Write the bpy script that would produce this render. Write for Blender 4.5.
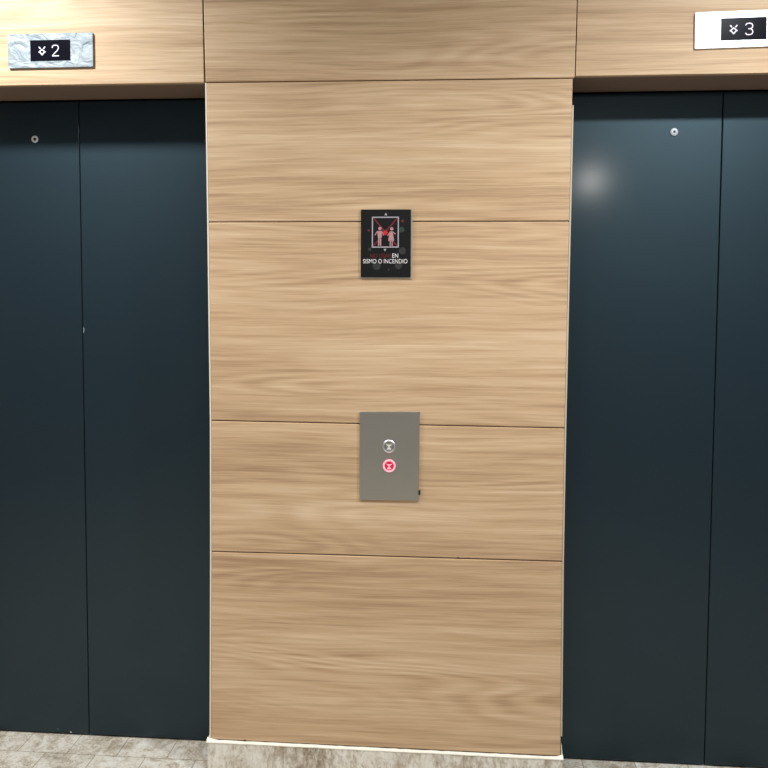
import bpy, bmesh, math, random
from mathutils import Vector, Matrix

for o in list(bpy.data.objects):
    bpy.data.objects.remove(o)
S = bpy.context.scene
C = S.collection

# ------------------------------------------------------------------ camera
cam_data = bpy.data.cameras.new('camera')
cam_data.sensor_fit = 'HORIZONTAL'
cam_data.sensor_width = 36.0
cam_data.lens = 36.0 * 760.0 / 768.0
cam_data.shift_y = -44.0 / 768.0
cam_data.clip_start = 0.05
cam = bpy.data.objects.new('camera', cam_data)
C.objects.link(cam)
R3 = Vector((0.99717174, 0.0750005, 0.00484291))
U3 = Vector((-0.00887187, 0.05347959, 0.99852953))
F3 = Vector((-0.07463121, 0.99574839, -0.05399373))
cam.matrix_world = Matrix(((R3.x, U3.x, -F3.x, 0.69563),
                           (R3.y, U3.y, -F3.y, -2.22424),
                           (R3.z, U3.z, -F3.z, 1.467),
                           (0, 0, 0, 1)))
S.camera = cam

# ------------------------------------------------------------------ world, lamps, exposure
W = bpy.data.worlds.new('lobby_ambient')
S.world = W
W.use_nodes = True
W.node_tree.nodes['Background'].inputs[0].default_value = (0.78, 0.89, 1.0, 1)
W.node_tree.nodes['Background'].inputs[1].default_value = 0.17

CEIL = 2.64


def downlight_or_fill(x, y, power, size=0.17, col=(1.0, 0.90, 0.76), spread=180):
    l = bpy.data.lights.new('downlight_or_fill', 'AREA')
    l.shape = 'DISK'
    l.size = size
    l.energy = power
    l.color = col
    l.spread = math.radians(spread)
    o = bpy.data.objects.new('downlight_or_fill', l)
    o.location = (x, y, CEIL - 0.006)
    C.objects.link(o)
    return o


LAMPS = [(-0.72, -0.575, 24.0, 0.17, 175), (1.80, -1.00, 37.0, 0.17, 175), (0.60, -1.00, 6.8, 0.20, 134),
         (-1.15, -1.65, 22.0, 0.20, 142)]  # last two are unseen fill lamps, added to brighten panels and left door
for x, y, p, s, sp in LAMPS:
    # the two lamps beside the doors are cooler than the added fill lamps
    downlight_or_fill(x, y, p, s, (0.92, 0.98, 1.0) if y > -0.6 or x > 1.0 else (1.0, 0.945, 0.86), sp)

# unseen hall lamp, its aimed spot form made up for the right door's highlight
sl = bpy.data.lights.new('highlight_spot', 'SPOT')
sl.energy = 44.0
sl.color = (1.0, 0.95, 0.88)
sl.shadow_soft_size = 0.07
sl.spot_size = math.radians(34)
sl.spot_blend = 0.9
so = bpy.data.objects.new('highlight_spot', sl)
so.location = (2.056, -4.61, 2.56)
so.rotation_euler = (Vector((1.55, 0.1, 1.55)) - so.location).to_track_quat('-Z', 'Y').to_euler()
C.objects.link(so)

S.view_settings.view_transform = 'Standard'
S.view_settings.look = 'None'
S.view_settings.gamma = 1.0
S.view_settings.use_curve_mapping = False
S.view_settings.exposure = 0.10


# ------------------------------------------------------------------ materials
def s2l(c):
    return tuple(((v / 255) / 12.92 if v / 255 <= 0.04045 else ((v / 255 + 0.055) / 1.055) ** 2.4) for v in c)


class NT:
    def __init__(self, name):
        self.m = bpy.data.materials.new(name)
        self.m.use_nodes = True
        self.t = self.m.node_tree
        self.b = self.t.nodes['Principled BSDF']

    def n(self, kind, **kw):
        nd = self.t.nodes.new(kind)
        for k, v in kw.items():
            setattr(nd, k, v)
        return nd

    def l(self, a, b):
        self.t.links.new(a, b)

    def math(self, op, a, b=None, c=None):
        nd = self.n('ShaderNodeMath', operation=op)
        for i, v in enumerate((a, b, c)):
            if v is None:
                continue
            if isinstance(v, (int, float)):
                nd.inputs[i].default_value = v
            else:
                self.l(v, nd.inputs[i])
        return nd.outputs[0]

    def pos(self, scale=(1, 1, 1), off=(0, 0, 0)):
        g = self.n('ShaderNodeNewGeometry')
        mp = self.n('ShaderNodeMapping')
        mp.inputs['Scale'].default_value = scale
        mp.inputs['Location'].default_value = off
        self.l(g.outputs['Position'], mp.inputs['Vector'])
        return mp.outputs[0]

    def noise(self, vec, scale=1, detail=3, rough=0.5, dist=0.0):
        nd = self.n('ShaderNodeTexNoise')
        nd.inputs['Scale'].default_value = scale
        nd.inputs['Detail'].default_value = detail
        nd.inputs['Roughness'].default_value = rough
        nd.inputs['Distortion'].default_value = dist
        self.l(vec, nd.inputs['Vector'])
        return nd.outputs[0]

    def ramp(self, fac, stops):
        nd = self.n('ShaderNodeValToRGB')
        el = nd.color_ramp.elements
        while len(el) < len(stops):
            el.new(0.5)
        for e, (p, c) in zip(el, stops):
            e.position = p
            e.color = tuple(c) + (1,)
        self.l(fac, nd.inputs[0])
        return nd.outputs[0]

    def mix(self, fac, a, b, mode='MIX'):
        nd = self.n('ShaderNodeMix', data_type='RGBA', blend_type=mode)
        for i, v in ((0, fac), (6, a), (7, b)):
            if isinstance(v, (int, float)):
                nd.inputs[i].default_value = v
            elif isinstance(v, tuple):
                nd.inputs[i].default_value = v + (1,)
            else:
                self.l(v, nd.inputs[i])
        return nd.outputs[2]

    def set(self, **kw):
        for k, v in kw.items():
            self.b.inputs[k].default_value = v


def plain(name, rgb, rough=0.5, metal=0.0, emit=0.0, spec=0.5):
    t = NT(name)
    t.set(**{'Base Color': s2l(rgb) + (1,), 'Roughness': rough, 'Metallic': metal, 'Specular IOR Level': spec})
    if emit:
        t.set(**{'Emission Color': s2l(rgb) + (1,), 'Emission Strength': emit})
    return t.m


def wood(name, off, tint=(1, 1, 1)):
    t = NT(name)
    ox, oz = off
    # slow vertical wander of the grain
    wander = t.noise(t.pos((0.9, 0, 2.2), (ox, 0, oz)), 1, 2, 0.5)
    sep = t.n('ShaderNodeSeparateXYZ')
    t.l(t.pos((1, 1, 1), (ox, 0, oz)), sep.inputs[0])
    z = t.math('ADD', sep.outputs[2], t.math('MULTIPLY', wander, 0.055))

    def field(sx, sz, detail, rough, dx=0.0):
        cb = t.n('ShaderNodeCombineXYZ')
        t.l(t.math('MULTIPLY', sep.outputs[0], sx), cb.inputs[0])
        cb.inputs[1].default_value = dx
        t.l(t.math('MULTIPLY', z, sz), cb.inputs[2])
        return t.noise(cb.outputs[0], 1, detail, rough)

    def centred(f, k):
        return t.math('MULTIPLY', t.math('SUBTRACT', f, 0.5), k)
    broad = field(0.55, 8, 3, 0.55)
    mid = field(1.5, 46, 4, 0.62, 3.0)
    thin = field(2.6, 120, 3, 0.6, 7.0)
    fine = field(7, 330, 2, 0.6, 11.0)
    # cathedral figure: contour lines of a stretched field, shown only in patches
    cath = field(0.75, 6.5, 1.0, 0.4, 17.0)
    rings = t.math('SINE', t.math('MULTIPLY', cath, 120.0))
    patch = field(1.2, 5, 1, 0.5, 23.0)
    pm = t.n('ShaderNodeMapRange')
    t.l(patch, pm.inputs[0])
    pm.inputs[1].default_value = 0.42
    pm.inputs[2].default_value = 0.62
    v = t.math('ADD', centred(broad, 0.85), centred(mid, 0.85))
    v = t.math('ADD', v, centred(thin, 0.65))
    v = t.math('ADD', v, centred(fine, 0.5))
    v = t.math('ADD', v, t.math('MULTIPLY', t.math('MULTIPLY', rings, pm.outputs[0]), 0.11))
    v = t.math('ADD', v, 0.5)
    d, m_, li = s2l((160, 127, 97)), s2l((203, 170, 135)), s2l((229, 201, 168))
    k = lambda c: tuple(a * b for a, b in zip(c, tint))
    col = t.ramp(v, [(0.08, k(d)), (0.48, k(m_)), (0.9, k(li))])
    t.l(col, t.b.inputs['Base Color'])
    t.set(**{'Roughness': 0.55, 'Specular IOR Level': 0.3})
    return t.m


def stone(name, tiles=False, seed=0.0, drag=1.0):
    t = NT(name)
    p = t.pos((1, 1, drag), (seed, seed * 0.7, seed * 1.3))
    big = t.noise(p, 7, 4, 0.6, 0.6)
    med = t.noise(p, 32, 5, 0.65, 0.8)
    fine = t.noise(p, 140, 3, 0.6)
    v = t.math('ADD', t.math('MULTIPLY', big, 0.55), t.math('MULTIPLY', med, 0.45))
    v = t.math('ADD', v, t.math('MULTIPLY', t.math('SUBTRACT', fine, 0.5), 0.35))
    col = t.ramp(v, [(0.30, s2l((132, 117, 98))), (0.42, s2l((190, 179, 163))),
                     (0.53, s2l((230, 223, 212))), (0.66, s2l((247, 244, 238)))])
    # brown mineral stains
    st = t.noise(t.pos((1, 1, 0.6 * drag), (seed + 3, 2, 1)), 11, 5, 0.7, 1.2)
    sm = t.n('ShaderNodeMapRange')
    t.l(st, sm.inputs[0])
    sm.inputs[1].default_value = 0.54
    sm.inputs[2].default_value = 0.64
    sm.inputs[4].default_value = 0.55
    col = t.mix(sm.outputs[0], col, s2l((142, 120, 94)))
    if tiles:
        br = t.n('ShaderNodeTexBrick')
        br.offset = 0.42
        br.inputs['Scale'].default_value = 1.0
        br.inputs['Mortar Size'].default_value = 0.0016
        br.inputs['Mortar Smooth'].default_value = 0.2
        br.inputs['Brick Width'].default_value = 0.165
        br.inputs['Row Height'].default_value = 0.165
        br.inputs['Color1'].default_value = (0.86, 0.85, 0.83, 1)
        br.inputs['Color2'].default_value = (1.0, 1.0, 1.0, 1)
        br.inputs['Mortar'].default_value = (0.45, 0.41, 0.36, 1)
        t.l(t.pos((1, 1, 0), (0.165 * 4 + 0.0, 0.100, 0)), br.inputs['Vector'])
        col = t.mix(1.0, col, br.outputs['Color'], 'MULTIPLY')
    t.l(col, t.b.inputs['Base Color'])
    t.set(**{'Roughness': 0.5, 'Specular IOR Level': 0.35})
    return t.m


def brushed(name, rgb, rough, streak=0.12, aniso=True):
    t = NT(name)
    n = t.noise(t.pos((3, 3, 420)), 1, 3, 0.6)
    r = t.math('ADD', t.math('MULTIPLY', t.math('SUBTRACT', n, 0.5), streak), rough)
    t.l(r, t.b.inputs['Roughness'])
    t.set(**{'Base Color': s2l(rgb) + (1,), 'Metallic': 1.0})
    return t.m


def filmed_steel(name):
    """steel still under its wrinkled bluish protective film"""
    t = NT(name)
    w = t.noise(t.pos((9, 9, 16)), 1, 3, 0.55, 1.4)
    col = t.mix(w, s2l((86, 98, 106)), s2l((172, 176, 178)))
    t.l(col, t.b.inputs['Base Color'])
    t.set(**{'Metallic': 0.6, 'Roughness': 0.62})
    bp = t.n('ShaderNodeBump')
    bp.inputs['Strength'].default_value = 0.45
    bp.inputs['Distance'].default_value = 0.01
    t.l(t.noise(t.pos((26, 26, 34), (3, 0, 1)), 1, 2, 0.5, 1.0), bp.inputs['Height'])
    t.l(bp.outputs[0], t.b.inputs['Normal'])
    return t.m


def door_paint(name):
    t = NT(name)
    n = t.noise(t.pos((1, 1, 1)), 3.0, 2, 0.5)
    col = t.mix(n, s2l((9, 21, 30)), s2l((11, 24, 34)))
    t.l(col, t.b.inputs['Base Color'])
    t.set(**{'Roughness': 0.50, 'Specular IOR Level': 0.68, 'Specular Tint': (0.58, 0.86, 1.0, 1),
             'Coat Weight': 0.20, 'Coat Roughness': 0.14, 'Coat IOR': 1.5})
    return t.m


M = {
    'white_paint': plain('white_paint', (205, 203, 198), 0.7),
    'core': plain('dark_board', (84, 62, 44), 0.8),
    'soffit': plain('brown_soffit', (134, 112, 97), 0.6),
    'edge_lit': plain('edge_banding_lit', (234, 224, 206), 0.5),  # left banding: lit side put into the colour
    'edge': plain('edge_banding', (200, 186, 164), 0.5),  # same banding on the right, darker colour stands in for shade
    'caulk': plain('white_caulk', (250, 247, 238), 0.45),
    'shaft': plain('shaft_dark', (14, 18, 22), 0.9),
    'door': door_paint('blue_grey_door_paint'),
    'floor': stone('stone_floor_tiles', True, 0.0),
    'skirt': stone('stone_skirting', False, 2.1, 0.6),
    'steel_plain': plain('plain_steel', (226, 228, 232), 0.5, 0.7),
    'steel_bright': filmed_steel('bright_steel'),
    'steel_grey': brushed('satin_steel', (190, 186, 178), 0.42),
    'chrome': plain('chrome', (232, 232, 235), 0.38, 1.0),
    'screen': plain('black_screen', (18, 17, 26), 0.25, 0, 0, 0.02),
    'led': plain('led_white', (206, 200, 216), 0.6, 0, 0.72, 0.1),
    'black': plain('sign_black', (16, 17, 18), 0.35),
    'acrylic': plain('acrylic_edge', (176, 166, 150), 0.3),
    'grey_line': plain('print_grey', (170, 164, 172), 0.5),
    'white_print': plain('print_white', (235, 232, 232), 0.5),
    'pink_print': plain('print_pink', (186, 138, 144), 0.5),
    'red_print': plain('print_red', (124, 30, 40), 0.5),
    'bright_red': plain('print_bright_red', (205, 36, 40), 0.5),
    'dim_red': plain('sign_dim_red', (104, 30, 36), 0.5),
    'dim_grey': plain('sign_dim_grey', (46, 47, 50), 0.5),
    'dim_green': plain('sign_dim_green', (38, 62, 50), 0.5),
    'pink_glow': plain('pink_glow', (240, 160, 172), 0.4, 0, 0.55),
    'crimson': plain('crimson_lens', (176, 26, 66), 0.35, 0, 0.5),
    'lock_ring': plain('lock_ring', (246, 246, 246), 0.4, 0.2),
    'lock_steel': plain('lock_steel', (196, 200, 206), 0.55, 0.35),
    'cap_grey': plain('button_cap', (150, 147, 142), 0.5, 0.6),
    'cap_light': plain('button_symbol', (228, 226, 222), 0.35),
    'black_rubber': plain('black_plastic', (14, 13, 13), 0.5),
    'chip': plain('bare_metal_chip', (120, 134, 140), 0.5),
}


# ------------------------------------------------------------------ mesh helpers
def box(bm, x0, x1, y0, y1, z0, z1):
    vs = [bm.verts.new(p) for p in ((x0, y0, z0), (x1, y0, z0), (x1, y1, z0), (x0, y1, z0),
                                    (x0, y0, z1), (x1, y0, z1), (x1, y1, z1), (x0, y1, z1))]
    for f in ((0, 3, 2, 1), (4, 5, 6, 7), (0, 1, 5, 4), (1, 2, 6, 5), (2, 3, 7, 6), (3, 0, 4, 7)):
        bm.faces.new([vs[i] for i in f])


def prism(bm, pts, y0, y1):
    """polygon pts [(x, z)] counter-clockwise seen from the front, from y0 (front) back to y1"""
    a = [bm.verts.new((x, y0, z)) for x, z in pts]
    b = [bm.verts.new((x, y1, z)) for x, z in pts]
    bm.faces.new(a)
    bm.faces.new(b[::-1])
    n = len(pts)
    for i in range(n):
        j = (i + 1) % n
        bm.faces.new((a[j], a[i], b[i], b[j]))


def rrect(cx, cz, w, h, r, n=6):
    pts = []
    for qx, qz, a0 in ((1, -1, -90), (1, 1, 0), (-1, 1, 90), (-1, -1, 180)):
        for k in range(n + 1):
            a = math.radians(a0 + 90 * k / n)
            pts.append((cx + qx * (w / 2 - r) + r * math.cos(a), cz + qz * (h / 2 - r) + r * math.sin(a)))
    return pts


def circ(cx, cz, r, n=32):
    return [(cx + r * math.cos(2 * math.pi * k / n), cz + r * math.sin(2 * math.pi * k / n)) for k in range(n)]


def lathe(bm, cx, cz, prof, n=40, closed=False):
    """prof [(radius, y)]; axis along Y through (cx, cz)"""
    rings = []
    for r, y in prof:
        rings.append([bm.verts.new((cx + r * math.cos(2 * math.pi * k / n), y, cz + r * math.sin(2 * math.pi * k / n)))
                      for k in range(n)])
    m = len(rings)
    for i in range(m if closed else m - 1):
        a, b = rings[i], rings[(i + 1) % m]
        for k in range(n):
            j = (k + 1) % n
            bm.faces.new((a[k], a[j], b[j], b[k]))
    if not closed:
        bm.faces.new(rings[0])
        bm.faces.new(rings[-1][::-1])


def stroke(bm, pts, w, y0, y1):
    """flat bar along a polyline in the XZ plane"""
    for (x0, z0), (x1, z1) in zip(pts, pts[1:]):
        d = Vector((x1 - x0, z1 - z0)).normalized() * (w / 2)
        nx, nz = -d.y, d.x
        ex, ez = d.x * 0.6, d.y * 0.6
        prism(bm, [(x0 - ex - nx, z0 - ez - nz), (x1 + ex - nx, z1 + ez - nz),
                   (x1 + ex + nx, z1 + ez + nz), (x0 - ex + nx, z0 - ez + nz)], y0, y1)


def obj(name, bm, mat, parent=None, bevel=0.0, seg=2, smooth=False):
    bmesh.ops.recalc_face_normals(bm, faces=bm.faces)
    lo = Vector([min(v.co[i] for v in bm.verts) for i in range(3)])
    hi = Vector([max(v.co[i] for v in bm.verts) for i in range(3)])
    c = (lo + hi) / 2
    bmesh.ops.translate(bm, verts=bm.verts, vec=-c)
    me = bpy.data.meshes.new(name)
    bm.to_mesh(me)
    bm.free()
    me.materials.append(mat)
    o = bpy.data.objects.new(name, me)
    C.objects.link(o)
    o.location = c
    if parent:
        o.parent = parent
        p = parent
        while p:
            o.location = o.location - p.location
            p = p.parent
    if bevel:
        md = o.modifiers.new('bevel', 'BEVEL')
        md.width = bevel
        md.segments = seg
        md.limit_method = 'ANGLE'
    if smooth:
        for f in me.polygons:
            f.use_smooth = True
        me.set_sharp_from_angle(angle=math.radians(40))
    return o


def mk(name, fn, mat, parent=None, **kw):
    bm = bmesh.new()
    fn(bm)
    return obj(name, bm, mat, parent, **kw)


def struct(o, label=None):
    o['kind'] = 'structure'
    if label:
        o['label'] = label
    return o


def thing(name, label, cat, loc, group=None):
    o = bpy.data.objects.new(name, None)
    C.objects.link(o)
    o.location = loc
    o['label'] = label
    o['category'] = cat
    if group:
        o['group'] = group
    return o


def text(name, body, mat, parent, x0, x1, zbase, cap, y0, depth=0.0005):
    cu = bpy.data.curves.new(name, 'FONT')
    cu.body = body
    cu.size = 1.0
    cu.extrude = 0.02
    t = bpy.data.objects.new('tmp_text', cu)
    C.objects.link(t)
    dg = bpy.context.evaluated_depsgraph_get()
    dg.update()
    me = bpy.data.meshes.new_from_object(t.evaluated_get(dg))
    bpy.data.objects.remove(t)
    bm = bmesh.new()
    bm.from_mesh(me)
    bpy.data.meshes.remove(me)
    xs = [v.co.x for v in bm.verts]
    ys = [v.co.y for v in bm.verts]
    ax, bx = min(xs), max(xs)
    ay, by = min(ys), max(ys)
    for v in bm.verts:
        x, y, z = v.co
        v.co = (x0 + (x - ax) / (bx - ax) * (x1 - x0), y0 - depth / 2 - z / 0.02 * depth / 2,
                zbase + (y - ay) / (by - ay) * cap)
    return obj(name, bm, mat, parent)


# ------------------------------------------------------------------ the setting
D = 0.166          # depth of the door recess
HB = 2.100         # underside of the headers

struct(mk('floor', lambda b: box(b, -2.4, 3.6, -5.6, 0.45, -0.08, 0.0), M['floor']))
ceiling = struct(mk('ceiling', lambda b: box(b, -2.4, 3.6, -5.6, 0.45, CEIL, CEIL + 0.08), M['white_paint']))
for x, y, p, s, sp in LAMPS:
    def ring(b, x=x, y=y, s=s):
        n = 40
        pr = [(s / 2 + 0.002, CEIL), (s / 2 + 0.004, CEIL - 0.006), (s / 2 + 0.022, CEIL - 0.004), (s / 2 + 0.024, CEIL)]
        rings = [[b.verts.new((x + r * math.cos(2 * math.pi * k / n), y + r * math.sin(2 * math.pi * k / n), z))
                  for k in range(n)] for r, z in pr]
        for i in range(4):
            a, c = rings[i], rings[(i + 1) % 4]
            for k in range(n):
                j = (k + 1) % n
                b.faces.new((a[k], a[j], c[j], c[k]))
    mk('lamp_trim', ring, M['white_paint'], ceiling, smooth=True)  # the added fill lamps get trim rings too

# centre pillar: core board, five wood panels, edge banding
EL = [(2.66, -0.010), (2.0993, -0.0021), (1.6923, 0.0010), (1.0992, 0.0046), (0.6985, 0.0022), (0.1096, -0.0040)]
ER = [(2.66, 1.0735), (2.0946, 1.0665), (1.6922, 1.0640), (1.0943, 1.0612), (0.7000, 1.0612), (0.1100, 1.0660)]
BW = 0.0045
wall_c = struct(mk('wall_center', lambda b: box(b, 0.010, 1.056, 0.005, 0.40, 0.0, CEIL - 0.001), M['core']))
offs = [(0.3, 1.7), (2.9, 0.4), (7.1, 3.3), (4.6, 8.2), (11.3, 5.5)]
G = 0.0013
for i in range(5):
    (zl1, xl1), (zl0, xl0) = EL[i], EL[i + 1]
    (zr1, xr1), (zr0, xr0) = ER[i], ER[i + 1]
    if i == 0:
        zl1 = zr1 = CEIL
        pts = [(xl0 + 0.0008, zl0 + G), (xr0 + 0.0008, zr0 + G), (xr1, zr1), (xl1, zl1)]
    else:
        pts = [(xl0 + BW, zl0 + G), (xr0 - BW, zr0 + G), (xr1 - BW, zr1 - G), (xl1 + BW, zl1 - G)]
    mk('wood_panel', lambda b: prism(b, pts, 0.0, 0.0185), wood('oak_panel_%d' % i, offs[i]), wall_c, bevel=0.0030)


def band(b, edge, s, ztop, zbot):
    pts = []
    zs = [ztop] + [z for z, x in edge if zbot < z < ztop] + [zbot]

    def X(z):
        for (z1, x1), (z0, x0) in zip(edge, edge[1:]):
            if z0 <= z <= z1:
                return x0 + (x1 - x0) * (z - z0) / (z1 - z0)
        return edge[-1][1]
    out = [(X(z), z) for z in zs]
    inn = [(x - s * BW * 0.95, z) for x, z in out]
    for (o1, o0, i1, i0) in zip(out, out[1:], inn, inn[1:]):
        prism(b, [o0, i0, i1, o1] if s < 0 else [i0, o0, o1, i1], 0.0005, 0.030)


mk('edge_banding', lambda b: band(b, EL, -1, 2.0985, 0.116), M['edge_lit'], wall_c)
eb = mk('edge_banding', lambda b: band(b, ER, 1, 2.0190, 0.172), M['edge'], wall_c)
eb['label'] = 'pale edge strip broken off short at both ends'
for s, x0, x1 in ((0, 0.0046, 0.011), (1, 1.055, 1.0595)):
    mk('jamb_panel', lambda b: box(b, x0, x1, 0.019, D + 0.02, 0.0, 2.098), M['core'], wall_c)
mk('joint_chip', lambda b: prism(b, circ(0.7525, 0.7025, 0.0022, 10), -0.0004, 0.004), M['black_rubber'], wall_c)

# headers over the two doors, with their soffit boards
HX0, HX1 = -1.5, 2.7
for nm, x0, x1, xs, off in (('wall_left', HX0, -0.0075, -0.0045, (5.7, 9.1)), ('wall_right', 1.0705, HX1, 1.0685, (8.3, 12.6))):
    wl = wood('oak_header_' + nm[5:], off)
    h = struct(mk(nm, lambda b: box(b, x0, x1, 0.005, D + 0.016, HB + 0.0005, CEIL - 0.001), M['core']))
    pts = ([(x0, HB), (xs - 0.0013, HB), (xs - 0.0075, CEIL), (x0, CEIL)] if x0 < 0 else
           [(xs + 0.0013, HB), (x1, HB), (x1, CEIL), (xs + 0.0068, CEIL)])
    mk('header_panel', lambda b: prism(b, pts, 0.0, 0.0185), wl, h, bevel=0.0012)
    sx = (x0, -0.003) if x0 < 0 else (1.064, x1)
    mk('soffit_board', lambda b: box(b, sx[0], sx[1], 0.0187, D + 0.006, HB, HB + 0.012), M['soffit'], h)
    # flank wall beyond the far jamb of the opening
    fx = (HX0, -0.945) if x0 < 0 else (2.012, HX1)
    mk('flank_panel', lambda b: box(b, fx[0], fx[1], 0.0, 0.40, 0.0, HB - 0.002), wl, h, bevel=0.0012)


# lift doors: two leaves each, meeting in a fine dark seam
def lift_door(nm, xa, xm, xb, lock_x, ring_style):
    d = struct(mk(nm, lambda b: box(b, xa - 0.03, xb + 0.03, D + 0.045, D + 0.085, 0.001, HB + 0.03), M['shaft']))
    leaves = []
    for x0, x1 in ((xa, xm - 0.0011), (xm + 0.0011, xb)):
        leaves.append(mk('door_leaf', lambda b: box(b, x0, x1, D, D + 0.034, 0.006, HB - 0.007), M['door'], d, bevel=0.0022, seg=3))
    z = 1.9755
    f = leaves[0]

    def body(b):
        if ring_style:
            lathe(b, lock_x, z, [(0.0112, D), (0.0112, D - 0.002), (0.009, D - 0.0035), (0.0056, D - 0.003), (0.0050, D - 0.0005)], 28)
        else:
            lathe(b, lock_x, z, [(0.0118, D), (0.0118, D - 0.0025), (0.0100, D - 0.004), (0.0045, D - 0.004), (0.0040, D - 0.0012)], 28)
    lk = mk('release_lock', body, M['lock_steel' if not ring_style else 'lock_ring'], f, smooth=True)
    mk('keyhole', lambda b: prism(b, circ(lock_x, z, 0.0044 if ring_style else 0.0032, 16), D - 0.0016, D - 0.0002), M['black_rubber'], f)
    return d, leaves


dl, ll = lift_door('door_1', -0.940, -0.4675, 0.016, -0.6151, True)
dr, lr = lift_door('door_2', 1.048, 1.5358, 2.006, 1.3937, False)
mk('paint_chip', lambda b: prism(b, [(-0.4650, 1.350), (-0.4615, 1.355), (-0.4600, 1.366), (-0.4640, 1.371)], D - 0.0005, D + 0.002), M['chip'], ll[1])
mk('paint_chip', lambda b: prism(b, circ(-0.5304, 0.0105, 0.0022, 8), D - 0.0006, D + 0.002), M['caulk'], ll[0])
mk('paint_chip', lambda b: prism(b, circ(-0.5754, 0.0190, 0.0018, 8), D - 0.0006, D + 0.002), M['chip'], ll[0])

# stone skirting under the pillar with its caulk line


def skirting(b):
    xs = [-0.0085, 0.228, 0.444, 0.800, 1.0665]
    for a, c in zip(xs, xs[1:]):
        box(b, a + 0.0008, c - 0.0008, -0.010, 0.012, 0.0, 0.1054)
    box(b, -0.007, 1.065, -0.0085, D - 0.002, 0.0, 0.0985)


sk = struct(mk('baseboard_center', skirting, M['skirt'], bevel=0.0006, seg=1))


def caulk(b):
    random.seed(4)
    n = 60
    x0, x1 = -0.0100, 1.0680
    prev = None
    secs = []
    for k in range(n + 1):
        t = k / n
        x = x0 + (x1 - x0) * t
        zt = 0.1085 + random.uniform(-0.0007, 0.0007)
        if k == 0:
            zt += 0.009
        elif k == 1:
            zt += 0.003
        if k == n:
            zt += 0.008
        zb = 0.1055 + random.uniform(-0.0005, 0.0005)
        yf = -0.0112
        secs.append([b.verts.new(p) for p in ((x, yf, zb), (x, yf - 0.0003, zb + 0.0025), (x, yf + 0.005, zt - 0.0008),
                                              (x, 0.0015, zt + 0.0006), (x, 0.0015, zb))])
    for a, c in zip(secs, secs[1:]):
        for i in range(5):
            j = (i + 1) % 5
            b.faces.new((a[i], c[i], c[j], a[j]))
    b.faces.new(secs[0])
    b.faces.new(secs[-1][::-1])
    # the little white run up the broken right corner
    prism(b, [(1.0645, 0.110), (1.0675, 0.110), (1.0640, 0.146), (1.0625, 0.152)], -0.002, 0.016)
    prism(b, [(-0.0095, 0.110), (-0.0050, 0.110), (-0.0035, 0.128)], -0.002, 0.016)


cl = mk('caulk_line', caulk, M['caulk'], sk, smooth=True)
cl['label'] = 'white caulk line'
mk('joint_chip', lambda b: prism(b, rrect(0.1072, 0.1135, 0.006, 0.0022, 0.001, 2), -0.0012, 0.0), M['core'], sk)


# ------------------------------------------------------------------ floor indicators
def indicator(cx, cz, tilt, digit, dx, ix, steel, label):
    t = thing('floor_indicator', label, 'floor display', (cx, 0, cz), 'lift floor displays')
    w, h = 0.262, 0.1005
    pl = mk('face_plate', lambda b: prism(b, rrect(cx, cz, w, h, 0.004), -0.007, 0.0), M[steel], t, bevel=0.0012)
    sc = mk('screen', lambda b: prism(b, rrect(cx + 0.0005, cz, 0.1225, 0.0605, 0.001, 2), -0.0078, -0.004), M['screen'], t)
    path = {'2': [(-1, 0.55), (-0.92, 0.78), (-0.6, 0.96), (0, 1.0), (0.6, 0.94), (0.95, 0.7), (0.95, 0.4), (0.6, 0.0), (-0.4, -0.55), (-1, -0.97), (1, -0.97)],
            '3': [(-1, 0.68), (-0.7, 0.92), (0, 1.0), (0.65, 0.9), (0.95, 0.62), (0.9, 0.28), (0.5, 0.06), (-0.2, 0.03), (0.5, 0.0), (0.92, -0.24), (1.0, -0.6), (0.7, -0.9), (0, -1.0), (-0.7, -0.94), (-1, -0.7)]}[digit]
    mk('numeral', lambda b: stroke(b, [(cx + dx + 0.0096 * u, cz - 0.0012 + 0.0158 * v) for u, v in path], 0.0027, -0.0084, -0.0077), M['led'], sc)

    def icon(b):
        X, Z = cx + ix, cz - 0.0015
        y0, y1 = -0.0084, -0.0077
        for s in (-1, 1):
            stroke(b, [(X + s * 0.0088, Z + 0.0112), (X + s * 0.0052, Z + 0.0072)], 0.0034, y0, y1)
            stroke(b, [(X, Z + 0.0045), (X + s * 0.0098, Z - 0.0035)], 0.0032, y0, y1)
            stroke(b, [(X + s * 0.0062, Z - 0.0040), (X, Z - 0.0112)], 0.0034, y0, y1)
    mk('arrow_icon', icon, M['led'], sc)
    t.rotation_euler = (0, -math.radians(tilt), 0)
    return t


indicator(-0.4680, 2.1985, 0.1, '2', 0.0165, -0.0245, 'steel_bright', 'steel floor display reading 2 on the wooden header over the left lift door')
indicator(1.5240, 2.2190, 0.9, '3', 0.0150, -0.0268, 'steel_plain', 'steel floor display reading 3 on the wooden header over the right lift door')

# ------------------------------------------------------------------ warning sign
sg = thing('warning_sign', 'black fire warning sign with a red crossed-out pictogram on the wood pillar', 'sign', (0.533, 0, 1.628))
mk('backing_plate', lambda b: prism(b, rrect(0.5350, 1.6265, 0.1510, 0.2010, 0.002, 3), -0.0030, 0.0), M['acrylic'], sg)
brd = mk('board', lambda b: prism(b, rrect(0.5331, 1.6284, 0.1460, 0.1962, 0.002, 3), -0.0065, -0.0031), M['black'], sg, bevel=0.0006)
YB = -0.0065


def frame(b):
    x0, x1, z0, z1, w = 0.4924, 0.5712, 1.6160, 1.7055, 0.0034
    for r in ((x0, x1, z0, z0 + w), (x0, x1, z1 - w, z1), (x0, x0 + w, z0 + w, z1 - w), (x1 - w, x1, z0 + w, z1 - w)):
        box(b, r[0], r[1], YB - 0.0006, YB, r[2], r[3])


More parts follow.
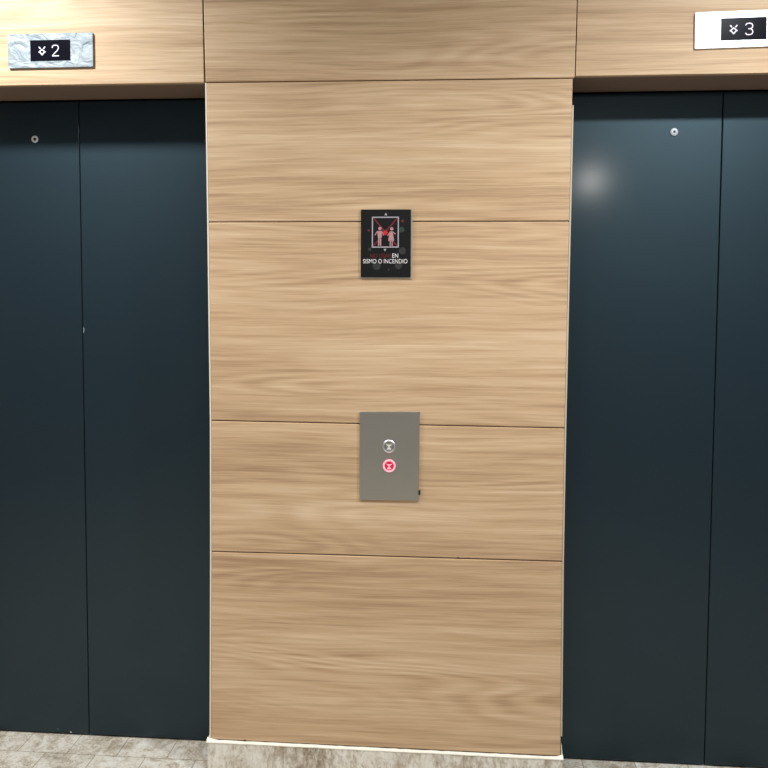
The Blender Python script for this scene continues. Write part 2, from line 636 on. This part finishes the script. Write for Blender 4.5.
mk('pictogram_frame', frame, M['grey_line'], brd)
mk('red_cross', lambda b: [stroke(b, [(0.4985, 1.6225), (0.5650, 1.7000)], 0.0034, YB - 0.0004, YB),
                           stroke(b, [(0.4985, 1.7000), (0.5650, 1.6225)], 0.0034, YB - 0.00045, YB)], M['red_print'], brd)


def man(b):
    X, Z = 0.5150, 1.6215
    y0, y1 = YB - 0.0007, YB - 0.0001
    prism(b, circ(X + 0.001, Z + 0.0500, 0.0048, 18), y0, y1)
    prism(b, [(X - 0.0042, Z + 0.020), (X + 0.0050, Z + 0.020), (X + 0.0086, Z + 0.0430), (X - 0.0076, Z + 0.0430)], y0, y1)
    prism(b, [(X - 0.0042, Z), (X - 0.0004, Z), (X + 0.0004, Z + 0.021), (X - 0.0042, Z + 0.021)], y0, y1)
    prism(b, [(X + 0.0016, Z), (X + 0.0052, Z), (X + 0.0050, Z + 0.021), (X + 0.0006, Z + 0.021)], y0, y1)
    stroke(b, [(X - 0.0070, Z + 0.0415), (X - 0.0130, Z + 0.031)], 0.0026, y0, y1)
    stroke(b, [(X + 0.0080, Z + 0.0415), (X + 0.0120, Z + 0.031)], 0.0026, y0, y1)


def woman(b):
    X, Z = 0.5490, 1.6205
    y0, y1 = YB - 0.0007, YB - 0.0001
    prism(b, circ(X + 0.0015, Z + 0.0500, 0.0048, 18), y0, y1)
    prism(b, [(X - 0.0092, Z + 0.0150), (X + 0.0086, Z + 0.0150), (X + 0.0042, Z + 0.0430), (X - 0.0036, Z + 0.0430)], y0, y1)
    prism(b, [(X - 0.0044, Z), (X - 0.0012, Z), (X - 0.0012, Z + 0.016), (X - 0.0044, Z + 0.016)], y0, y1)
    prism(b, [(X + 0.0012, Z), (X + 0.0044, Z), (X + 0.0044, Z + 0.016), (X + 0.0012, Z + 0.016)], y0, y1)
    stroke(b, [(X + 0.0040, Z + 0.0415), (X + 0.0125, Z + 0.0350)], 0.0026, y0, y1)
    stroke(b, [(X - 0.0034, Z + 0.0415), (X - 0.0100, Z + 0.0310)], 0.0026, y0, y1)


mk('man_figure', man, M['pink_print'], brd)
mk('woman_figure', woman, M['pink_print'], brd)
mk('red_centre', lambda b: prism(b, [(0.5318 + r * math.cos(a), 1.6595 + r * math.sin(a)) for r, a in
                                     [((0.0088, 0.0052)[k % 2], math.pi / 8 * k + math.pi / 4) for k in range(16)]],
                                 YB - 0.0008, YB - 0.0001), M['bright_red'], brd)
mk('up_arrow', lambda b: prism(b, [(0.5285, 1.7095), (0.5375, 1.7095), (0.5330, 1.7165)], YB - 0.0005, YB), M['grey_line'], brd)
mk('down_arrow', lambda b: prism(b, [(0.5270, 1.6125), (0.5310, 1.6050), (0.5350, 1.6125)], YB - 0.0005, YB), M['grey_line'], brd)
text('lettering', 'NO USAR', M['dim_red'], brd, 0.4875, 0.5490, 1.5860, 0.0125, YB).__setitem__('label', 'dark red lettering')
text('lettering', 'EN', M['white_print'], brd, 0.5525, 0.5695, 1.5865, 0.0125, YB).__setitem__('label', 'white lettering')
text('lettering', 'SISMO O INCENDIO', M['white_print'], brd, 0.4670, 0.5965, 1.5705, 0.0125, YB).__setitem__('label', 'white lettering')
for px, pz, r, m in ((0.4865, 1.6115, 0.0052, 'dim_grey'), (0.5815, 1.6070, 0.0105, 'dim_grey'), (0.5790, 1.6680, 0.0080, 'dim_green'),
                     (0.5815, 1.6930, 0.0042, 'dim_red'), (0.5070, 1.5630, 0.0120, 'dim_grey'), (0.5705, 1.5640, 0.0105, 'dim_grey'),
                     (0.4830, 1.6660, 0.0036, 'dim_red'), (0.5420, 1.5520, 0.0030, 'dim_grey')):
    mk('dim_dot', lambda b: prism(b, circ(px, pz, r, 24), YB - 0.0002, YB + 0.0005), M[m], brd)  # small dim discs scattered over the board

# ------------------------------------------------------------------ call panel
cp = thing('call_panel', 'brushed steel lift call panel with two round buttons on the wood pillar', 'call panel', (0.5465, 0, 1.0035))
mk('face_plate', lambda b: prism(b, [(0.4588, 0.8712), (0.6346, 0.8724), (0.6357, 1.1366), (0.4582, 1.1337)], -0.0060, 0.0), M['steel_grey'], cp, bevel=0.0006)
YP = -0.0060


def button(X, Z, r, up, ring_m, cap_m, sym_m, label):
    bt = mk('button', lambda b: lathe(b, X, Z, [(r, YP), (r, YP - 0.0035), (r * 0.90, YP - 0.0052), (r * 0.74, YP - 0.0042),
                                                (r * 0.70, YP - 0.0015), (r * 0.70, YP)], 44, True), M[ring_m], cp, smooth=True)
    bt['label'] = label
    mk('cap', lambda b: lathe(b, X, Z, [(r * 0.70, YP), (r * 0.70, YP - 0.0022), (r * 0.6, YP - 0.0030)], 40), M[cap_m], bt, smooth=True)
    s = 1 if up else -1

    def sym(b):
        prism(b, [(X - r * 0.10, Z - r * 0.02), (X + r * 0.10, Z - r * 0.02), (X + r * 0.52, Z + r * 0.36), (X, Z + r * 0.24), (X - r * 0.52, Z + r * 0.36)],
              YP - 0.0036, YP - 0.0029)
        prism(b, [(X - r * 0.36, Z - r * 0.50), (X + r * 0.36, Z - r * 0.50), (X + r * 0.09, Z - r * 0.03), (X - r * 0.09, Z - r * 0.03)],
              YP - 0.0036, YP - 0.0029)
    mk('symbol', sym, M[sym_m], bt)


button(0.5460, 1.0330, 0.0195, True, 'chrome', 'cap_grey', 'cap_light', 'unlit chrome button')
button(0.5468, 0.9745, 0.0190, False, 'pink_glow', 'crimson', 'pink_glow', 'button lit pinkish red')
mk('corner_nub', lambda b: prism(b, rrect(0.6362, 0.8965, 0.0052, 0.0125, 0.002, 3), -0.0085, 0.0), M['black_rubber'], cp)
